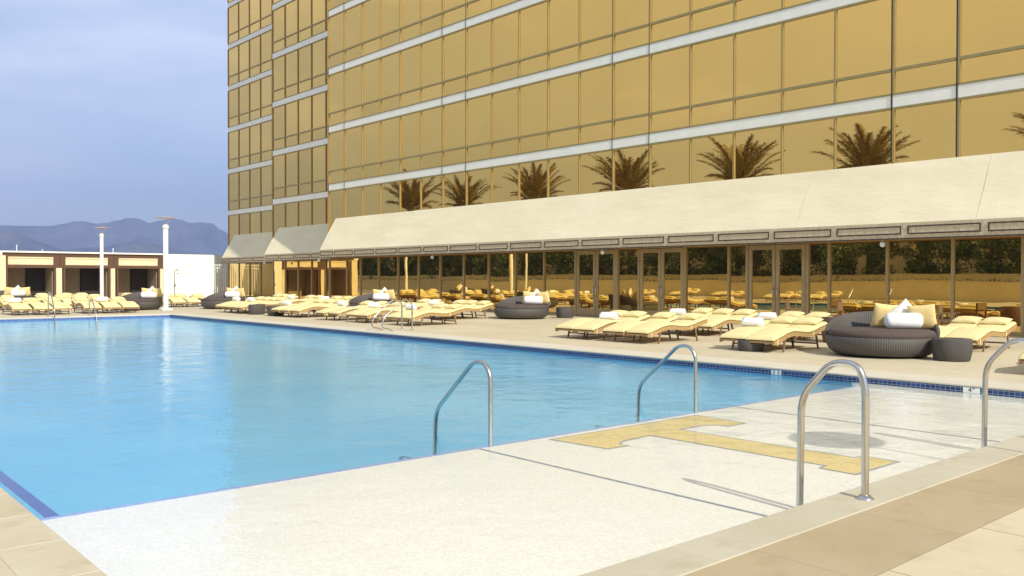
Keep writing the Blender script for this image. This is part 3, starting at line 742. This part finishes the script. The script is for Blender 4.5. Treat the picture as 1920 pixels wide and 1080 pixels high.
# lamp posts
def post(x, y, label, h=4.47, r_=.12):
    e = empty('lamp_post', (x, y, 0), label, 'lamp post', 'white lamp posts'); k = h-.42
    m_ = MB(); m_.box(-.24, -.24, .004, .24, .24, .10); bevel(m_.build('base', M['whitepaint'], e), .02)
    m_ = MB(); m_.lathe([(r_, .10), (r_*.98, k-.12), (r_*.9, k-.1)], (0, 0, 0), 28); m_.build('pole', M['whitepaint'], e)
    m_ = MB(); m_.lathe([(r_*.9, k-.12), (r_*1.22, k-.11), (r_*1.25, k-.0), (r_*1.0, k+.06), (r_*.6, k+.09), (0, k+.1)], (0, 0, 0), 28); m_.build('lamp_head', M['whitepaint'], e)
    m_ = MB(); m_.tube([(.0, 0, k+.08), (.22, -.1, h-.02)], .012, 6); m_.tube([(.0, 0, k+.08), (-.1, .12, h-.02)], .008, 6); m_.build('strut', M['whitepaint'], e)
    m_ = MB(); m_.lathe([(0, h+.03), (.3, h+.025), (.45, h+.005), (.46, h-.005), (.44, h-.02), (0, h-.015)], (0, 0, 0), 40); m_.build('reflector_disc', M['disc'], e)
post(15.25, 42.8, 'tall white lamp post with disc reflector at the far right pool corner')
post(15.6, 54.1, 'farther white lamp post rising behind the loungers before the cabanas', 4.47, .10)
post(.4, 57.8, 'white lamp post on the opposite deck, seen only mirrored in the glass', 4.47, .10)
e = empty('disc_stand', (8.47, .75, 0), 'thin steel stand with round disc top that shades the ledge, right of view', 'stand')
m = MB(); m.tube([(0, 0, 0), (0, 0, 3.0)], .016, 10); m.build('pole', M['steel'], e)
m = MB(); m.lathe([(0, 3.03), (.5, 3.01), (.51, 3.0), (.5, 2.99), (0, 2.98)], (0, 0, 0), 40); m.build('disc', M['whitepaint'], e)
# ------------------------------------------------------------------ cabanas and far walls
Y = 62.0; S = 66.5/62; SZ = -1.6*(S-1)
def back(o): o.location = (o.location.x*S, o.location.y*S, o.location.z*S+SZ); o.scale = (S, S, S); return o
def cab(x0, x1, p0, p1, label):
    e = empty('cabana', (x0, Y, 0), label, 'cabana', 'cabanas at the far end of the pool')
    def B(mb, name, mat): return mb.build(name, mat, e, (-x0, -Y, 0))
    m_ = MB(); m_.box(x0-.33, Y-.12, 3.15, x1+.33, Y+4.6, 3.25); B(m_, 'roof', M['whitewall'])
    m_ = MB()   # brown fascia with a hole for the rolled shade
    m_.box(x0-.33, Y, 2.91, x1+.33, Y+.3, 3.15); m_.box(x0-.33, Y, 2.39, x0, Y+.3, 2.91); m_.box(x1, Y, 2.39, x1+.33, Y+.3, 2.91)
    m_.box(x0-.33, Y+.0, 2.19, x1+.33, Y+.3, 2.389)
    m_.box(x0-.12, Y+.02, 0, x0-.001, Y+.3, 2.189); m_.box(x1+.001, Y+.02, 0, x1+.12, Y+.3, 2.189)
    B(m_, 'fascia', M['brown'])
    m_ = MB(); m_.box(x0+.02, Y+.06, 2.39, x1-.02, Y+.2, 2.80); m_.box(x0+.02, Y+.02, 2.80, x1-.02, Y+.22, 2.89); B(m_, 'rolled_shade', M['cream'])
    m_ = MB(); m_.box(x0+.002, Y+4.3, 0, x1-.002, Y+4.4, 3.1); m_.box(x0-.02, Y+.3, 0, x0+.04, Y+4.3, 3.1); m_.box(x1-.04, Y+.3, 0, x1+.02, Y+4.3, 3.1)
    m_.box(x0, Y+2.2, 0, x0+(x1-x0)*.55, Y+2.3, 2.6)
    B(m_, 'inner_wall', M['tan'])
    m_ = MB(); m_.box(x0+(x1-x0)*.56, Y+2.0, 0, x1-.1, Y+2.1, 2.55); B(m_, 'dark_panel', M['dark'])  # dark upright panel across the right part of the interior
    m_ = MB(); m_.box(p0, Y-.03, 0, p1, Y+.28, 2.188); B(m_, 'pillar', M['cream'])
    return back(e)
cab(12.34, 14.97, 15.10, 15.44, 'leftmost brown cabana with rolled cream shade')
cab(15.65, 18.30, 18.44, 18.72, 'middle brown cabana behind the thinner lamp post')
cab(18.95, 21.58, 21.70, 21.97, 'right-hand brown cabana next to the plain white wall')
p = empty('end_pillar', (12.0, 61.9, 0), 'cream pillar at the left end of the cabana row', 'pillar')
m = MB(); m.box(-.35, -.05, 0, .2, .3, 2.95); bevel(m.build('shaft', M['cream'], p), .01); m = MB(); m.box(-.40, -.1, 2.95, .0, .3, 3.24); m.build('cap', M['whitewall'], p); back(p)
m = MB(); m.box(22.0, 61.95, 0, 25.5, 62.2, 3.22); m.box(25.2, 62.2, 0, 25.5, 70.4, 3.22)
wl = tag(m.build('boundary_wall', M['whitewall']), 'plain bright white wall between the right-hand cabana and the tower', 'wall'); back(wl)
m = MB(); m.box(25.5, 74, 0, 36, 74.2, 3.5); tag(m.build('back_wall', M['whitewall']), 'shaded white wall seen behind the slatted gate', 'wall')
gt = empty('slatted_gate', (28.9, 71.2, 0), 'white slatted metal gate between the white wall and the tower corner', 'gate')
m = MB(); 
for i in range(26): x = -3.2+i*.185; m.box(x, -.015, .08, x+.045, .015, 2.35)
m.build('slat_panel', M['whitepaint'], gt)
m = MB(); m.box(-3.3, -.03, .03, 1.45, .03, .08); m.box(-3.3, -.03, 2.35, 1.45, .03, 2.40); m.box(-3.3, -.03, 2.6, 1.45, .03, 2.66)
for x in (-3.3, -1.0, 1.4): m.box(x, -.04, 0, x+.06, .04, 2.7)
m.build('gate_frame', M['whitepaint'], gt)
m = MB()
for i in range(15): x = -3.05+i*.31; m.tube([(x+.1*cos(a), 0, 2.5+.085*sin(a)) for a in [2*pi*j/14 for j in range(15)]], .012, 6, False)
m.build('scroll_ring', M['whitepaint'], gt)
sh = empty('outdoor_shower', (22.65, 61.85, 0), 'slim steel outdoor shower standing against the white wall', 'shower')
m = MB(); m.tube([(0, 0, 0), (0, 0, 2.05)]+[(.12-.12*cos(a), 0, 2.05+.12*sin(a)) for a in [pi*j/8 for j in range(9)]], .022, 10); m.build('riser_pipe', M['steel'], sh)
m = MB(); m.lathe([(.02, .1), (.07, .02), (.07, 0), (0, 0)], (.24, 0, 1.93), 16); m.build('shower_head', M['steel'], sh)
m = MB(); m.box(-.05, -.05, .95, .05, .0, 1.15); m.tube([(-.1, -.04, 1.05), (.1, -.04, 1.05)], .015, 8); m.build('valve', M['steel'], sh); back(sh)
m = MB()
for x, h in ((13.2, .35), (14.6, .12), (19.0, .28)): pass
for x, h, lb in ((13.25, .42, 'thin white vent pipe on the roof of the leftmost cabana'), (14.75, .14, 'short white vent stub on the cabana roof left of the thin post'), (19.2, .32, 'thin white vent pipe on the roof of the right-hand cabana')):
    e = empty('vent_pipe', (x, Y+2, 3.25), lb, 'vent pipe', 'vent pipes on the cabana roofs')
    m = MB(); m.tube([(0, 0, 0), (0, 0, h)], .022, 8); m.build('pipe', M['whitepaint'], e); m = MB(); m.lathe([(.022, h-.03), (.04, h-.02), (.04, h+.02), (0, h+.03)], (0, 0, 0), 10); m.build('cap', M['whitepaint'], e); back(e)

# ------------------------------------------------------------------ the opposite side, seen mirrored in the glass
m = MB(); m.box(-7.3, 8, 0, -7.0, 140, 1.28); m.box(-7.34, 8, 1.28, -6.97, 140, 1.34)
tag(m.build('planter_wall', M['cream']), 'long low cream planter wall behind the opposite deck', 'wall')
m = MB(); m.box(-9.3, 8, 0, -9.0, 140, 1.75); m.box(-9.34, 8, 1.75, -8.97, 140, 1.81)
tag(m.build('upper_planter_wall', M['cream']), 'higher cream planter wall carrying the trees', 'wall')
m = MB(); m.box(-15.4, -12, 0, -15, 140, 5.3); m.box(-15.45, -12, 5.3, -14.95, 140, 5.45)
tag(m.build('garden_wall', M['cream']), 'tall cream building wall behind the trees', 'wall')
m = MB(); m.box(-9.0, 8.1, 0, -7.3, 140, 1.2); m.box(-15, 8.1, 0, -9.3, 140, 1.7); struct('planter_soil', m, M['desert'])
RL = random.Random(11)
def leaves(mb, n_, fn, size):
    for _ in range(n_):
        p_ = Vector(fn()); d = Vector((RL.gauss(0, 1), RL.gauss(0, 1), RL.gauss(0, .7))).normalized(); a = d.orthogonal().normalized()
        a.rotate(Matrix.Rotation(RL.uniform(0, 6.3), 3, d)); b = d.cross(a); s_ = size*RL.uniform(.6, 1.3)
        mb.add([p_-a*s_, p_+b*s_*.42, p_+a*s_, p_-b*s_*.42], [(0, 1, 2, 3)])
def tree(label):
    e = empty('hedge_tree', (0, 0, 0), label, 'tree', 'trees in the planter mirrored in the glass')
    m_ = MB(); m_.tube([(0, 0, 0), (.04, .02, .8), (-.03, .05, 1.8), (0, 0, 3.2)], [.12, .1, .07, .03], 8)
    for k in range(7):
        a = k*2.4; m_.tube([(0, 0, .7+.28*k), (.5*cos(a), .5*sin(a), 1.2+.3*k), (1.0*cos(a), 1.0*sin(a), 1.7+.28*k)], [.05, .035, .012], 6)
    m_.build('trunk', M['bark'], e)
    cl = [(RL.uniform(-.75, .75), RL.uniform(-.75, .75), RL.uniform(.15, 3.2), RL.uniform(.5, .85)) for _ in range(22)]
    def fn():
        c = RL.choice(cl); 
        while True:
            v_ = Vector((RL.uniform(-1, 1), RL.uniform(-1, 1), RL.uniform(-1, 1)))
            if .35 < v_.length < 1: break
        k = 1.15-.22*max(0, c[2]-2)
        return (c[0]*k+v_.x*c[3], c[1]*k+v_.y*c[3], c[2]+v_.z*c[3])
    m_ = MB(); leaves(m_, 3800, fn, .11); m_.build('crown', M['leaf'], e); return e
NUM = 'one two three four five six seven eight nine ten eleven twelve thirteen fourteen fifteen sixteen seventeen eighteen nineteen twenty twenty-one twenty-two twenty-three twenty-four twenty-five twenty-six twenty-seven twenty-eight twenty-nine thirty thirty-one thirty-two thirty-three thirty-four thirty-five thirty-six thirty-seven thirty-eight thirty-nine forty'.split()
trees = [tree('x'), tree('x')]; yy = 12.0; i = 0
near = 'dark leafy tree mirrored in the glass'
while yy < 118 and i < 40:
    lb = 'dark leafy hedge tree mirrored in the glass, number '+NUM[i]+' from the right'
    if i < 2: t_ = trees[i]; t_.location = (-10.6+RL.uniform(-.5, .5), yy, 1.7); t_['label'] = lb
    else: t_ = dup(trees[i % 2], (-10.6+RL.uniform(-.6, .6), yy, 1.7), RL.uniform(0, 6), lb)
    k = RL.uniform(.85, 1.12); t_.scale = (k*1.12, k*1.12, k)
    yy += RL.uniform(2.1, 3.1); i += 1
m = MB(); leaves(m, 5200, lambda: (RL.uniform(-8.8, -7.3), RL.uniform(8, 120), 1.2+abs(RL.gauss(0, .16))), .08)
tag(m.build('ground_cover', M['shrub']), 'low olive green planting along the top of the planter walls', 'ground cover', None, 'stuff')
def palm(label):
    e = empty('palm_tree', (0, 0, 0), label, 'palm tree', 'palm trees mirrored in the glass')
    m_ = MB(); pts = [(0, 0, 8.4*i_/46) for i_ in range(47)]; rs = [.24+.035*(i_ % 2)+(.07 if i_ < 3 else 0) for i_ in range(47)]; m_.tube(pts, rs, 14); m_.build('trunk', M['bark'], e)
    m_ = MB()
    for k in range(34):
        az = k*2.39996; el = R(84-1.25*k-RL.uniform(0, 12)); Lf = RL.uniform(4.2, 5.6)*(1 if k < 26 else .7)
        p_ = Vector((0, 0, 8.3)); rach = [p_.copy()]; d_el = el; nseg = 12; dirs = []
        for j in range(nseg):
            dv = Vector((cos(az)*cos(d_el), sin(az)*cos(d_el), sin(d_el))); dirs.append(dv); p_ = p_+dv*Lf/nseg; rach.append(p_.copy()); d_el -= R(.4+.62*j)*(1 if k < 26 else 1.5)
        m_.tube(rach, [.035*(1-j/nseg)+.006 for j in range(nseg+1)], 4, False)
        side = Vector((-sin(az), cos(az), 0))
        for j in range(72):
            t_ = .24+.755*j/72; q = t_*nseg; i_ = min(int(q), nseg-1); base = rach[i_].lerp(rach[i_+1], q-i_); dv = dirs[i_]; up = side.cross(dv)
            ll = .80*sin(pi*min(1, .12+t_*.8))**.8
            for s_ in (-1, 1):
                o = (side*s_*.55+dv*.75+up*RL.uniform(-.25, .45)).normalized(); tip = base+o*ll; wv = dv.cross(o).cross(o).normalized()*.032
                m_.add([base-wv, base+wv, tip], [(0, 1, 2)])
    m_.build('crown', M['frond'], e); return e
pl = [palm('x'), palm('x')]
for i, (y, h) in enumerate(((18.9, 12.9), (32.45, 13.2), (43.86, 13.4), (56.9, 13.8), (69.9, 13.6), (82.5, 13.7), (93.1, 15.4))):
    lb = 'tall date palm mirrored in the upper glass, '+ORD[i]+' from the right'
    if i < 2: o = pl[i]; o.location = (-12.0, y, 1.3); o['label'] = lb
    else: o = dup(pl[i % 2], (-12.0, y, 1.3 if i < 6 else .4), i*1.3, lb)
    k = (h-1.7)/12.2; o.scale = (k, k, k)
# loungers of the opposite deck, mirrored
for i, y in enumerate((30.0, 30.8, 33.0, 33.8, 37.5, 38.3, 41.5, 42.3, 46.0, 46.8)):
    lounger(-1.2, y+.7, ORD[i]+' opposite-deck lounger from the right, mirrored in the glass' if i < 7 else ('eighth', 'ninth', 'tenth')[i-7]+' opposite-deck lounger from the right, mirrored in the glass', pi)

# ------------------------------------------------------------------ mountains and air
def ridge(name, dist, az0, az1, hs, seed, z0=-25, depth=900, noise=.05):
    rg = random.Random(seed); n_ = 160; rows_ = []
    ph = [rg.uniform(0, 6.3) for _ in range(12)]
    def h(a):
        x = (a-az0)/(az1-az0)*(len(hs)-1); i_ = min(int(x), len(hs)-2); u = x-i_; u = u*u*(3-2*u); b = hs[i_]*(1-u)+hs[i_+1]*u
        return b+sum(noise*b*sin(a*(60+55*k)+ph[k])/(1+k*.7) for k in range(12))*.33
    prof = [(0, 1.0, 1), (.12, .90, 1), (.3, .68, 1.5), (.55, .40, 1.5), (.8, .15, 1), (1, 0, 0)]
    for s_, f, j in [(-1, 0, 0), (-.5, .5, 1)]+prof:
        r_ = []
        for i_ in range(n_+1):
            a = az0+(az1-az0)*i_/n_; dd = dist-depth*s_*1.0
            rough = 1+.035*j*sin(a*150+s_*9+ph[3])*(1 if f < 1 else .1)+.02*j*sin(a*330+s_*17+ph[4])*(1 if f < 1 else .1)
            dd2 = dd+j*45*sin(a*45+ph[5]+s_*5)+j*22*sin(a*120+ph[6]-s_*7)
            r_.append((sin(a)*dd2, cos(a)*dd2, z0+(h(a)-z0)*f*rough if f else z0))
        rows_.append(r_)
    m_ = MB(); m_.grid(rows_); return struct(name, m_, M['rock'])
D = 4200
def hp(px, py): # height of a ridge point at distance D from its pixel in the photograph
    return 1.6+D*math.hypot(1, (px-960)/1641.8)*0+D*((519-py)/1641.8)/math.hypot(1, (px-960)/1641.8)
a0 = YAW+math.atan((-60-960)/1641.8); a1 = YAW+math.atan((560-960)/1641.8)
seq = []
for k in range(32):
    a = a0+(a1-a0)*k/31; px = 960+1641.8*math.tan(a-YAW)
    tbl = [(-60, 424), (0, 422), (60, 422), (100, 424), (135, 417), (155, 415), (185, 420), (205, 416), (228, 412), (240, 408), (265, 408), (282, 415), (300, 411), (335, 410), (352, 417), (372, 418), (382, 414), (400, 420), (412, 430), (430, 440), (560, 446)]
    for (xa, ya), (xb, yb) in zip(tbl[:-1], tbl[1:]):
        if xa <= px <= xb: yv = ya+(yb-ya)*(px-xa)/(xb-xa)
    seq.append(hp(px, yv))
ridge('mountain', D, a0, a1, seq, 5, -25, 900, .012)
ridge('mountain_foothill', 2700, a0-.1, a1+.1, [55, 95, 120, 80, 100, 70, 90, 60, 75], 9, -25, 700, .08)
hz = MB(); hz.box(-3000, -1500, -26.9+.0, 4500, 5600, 520)
g = G('pale_air'); g.t.nodes.remove(g.b); pv = g.n('ShaderNodeVolumePrincipled'); pv.inputs['Color'].default_value = (.46, .60, 1.0, 1)
pv.inputs['Density'].default_value = .00026; pv.inputs['Anisotropy'].default_value = .1
g.l(pv.outputs[0], g.o.inputs['Volume'])
USE_HAZE = True
if USE_HAZE: 
    tag(hz.build('haze', g.m), kind='stuff')
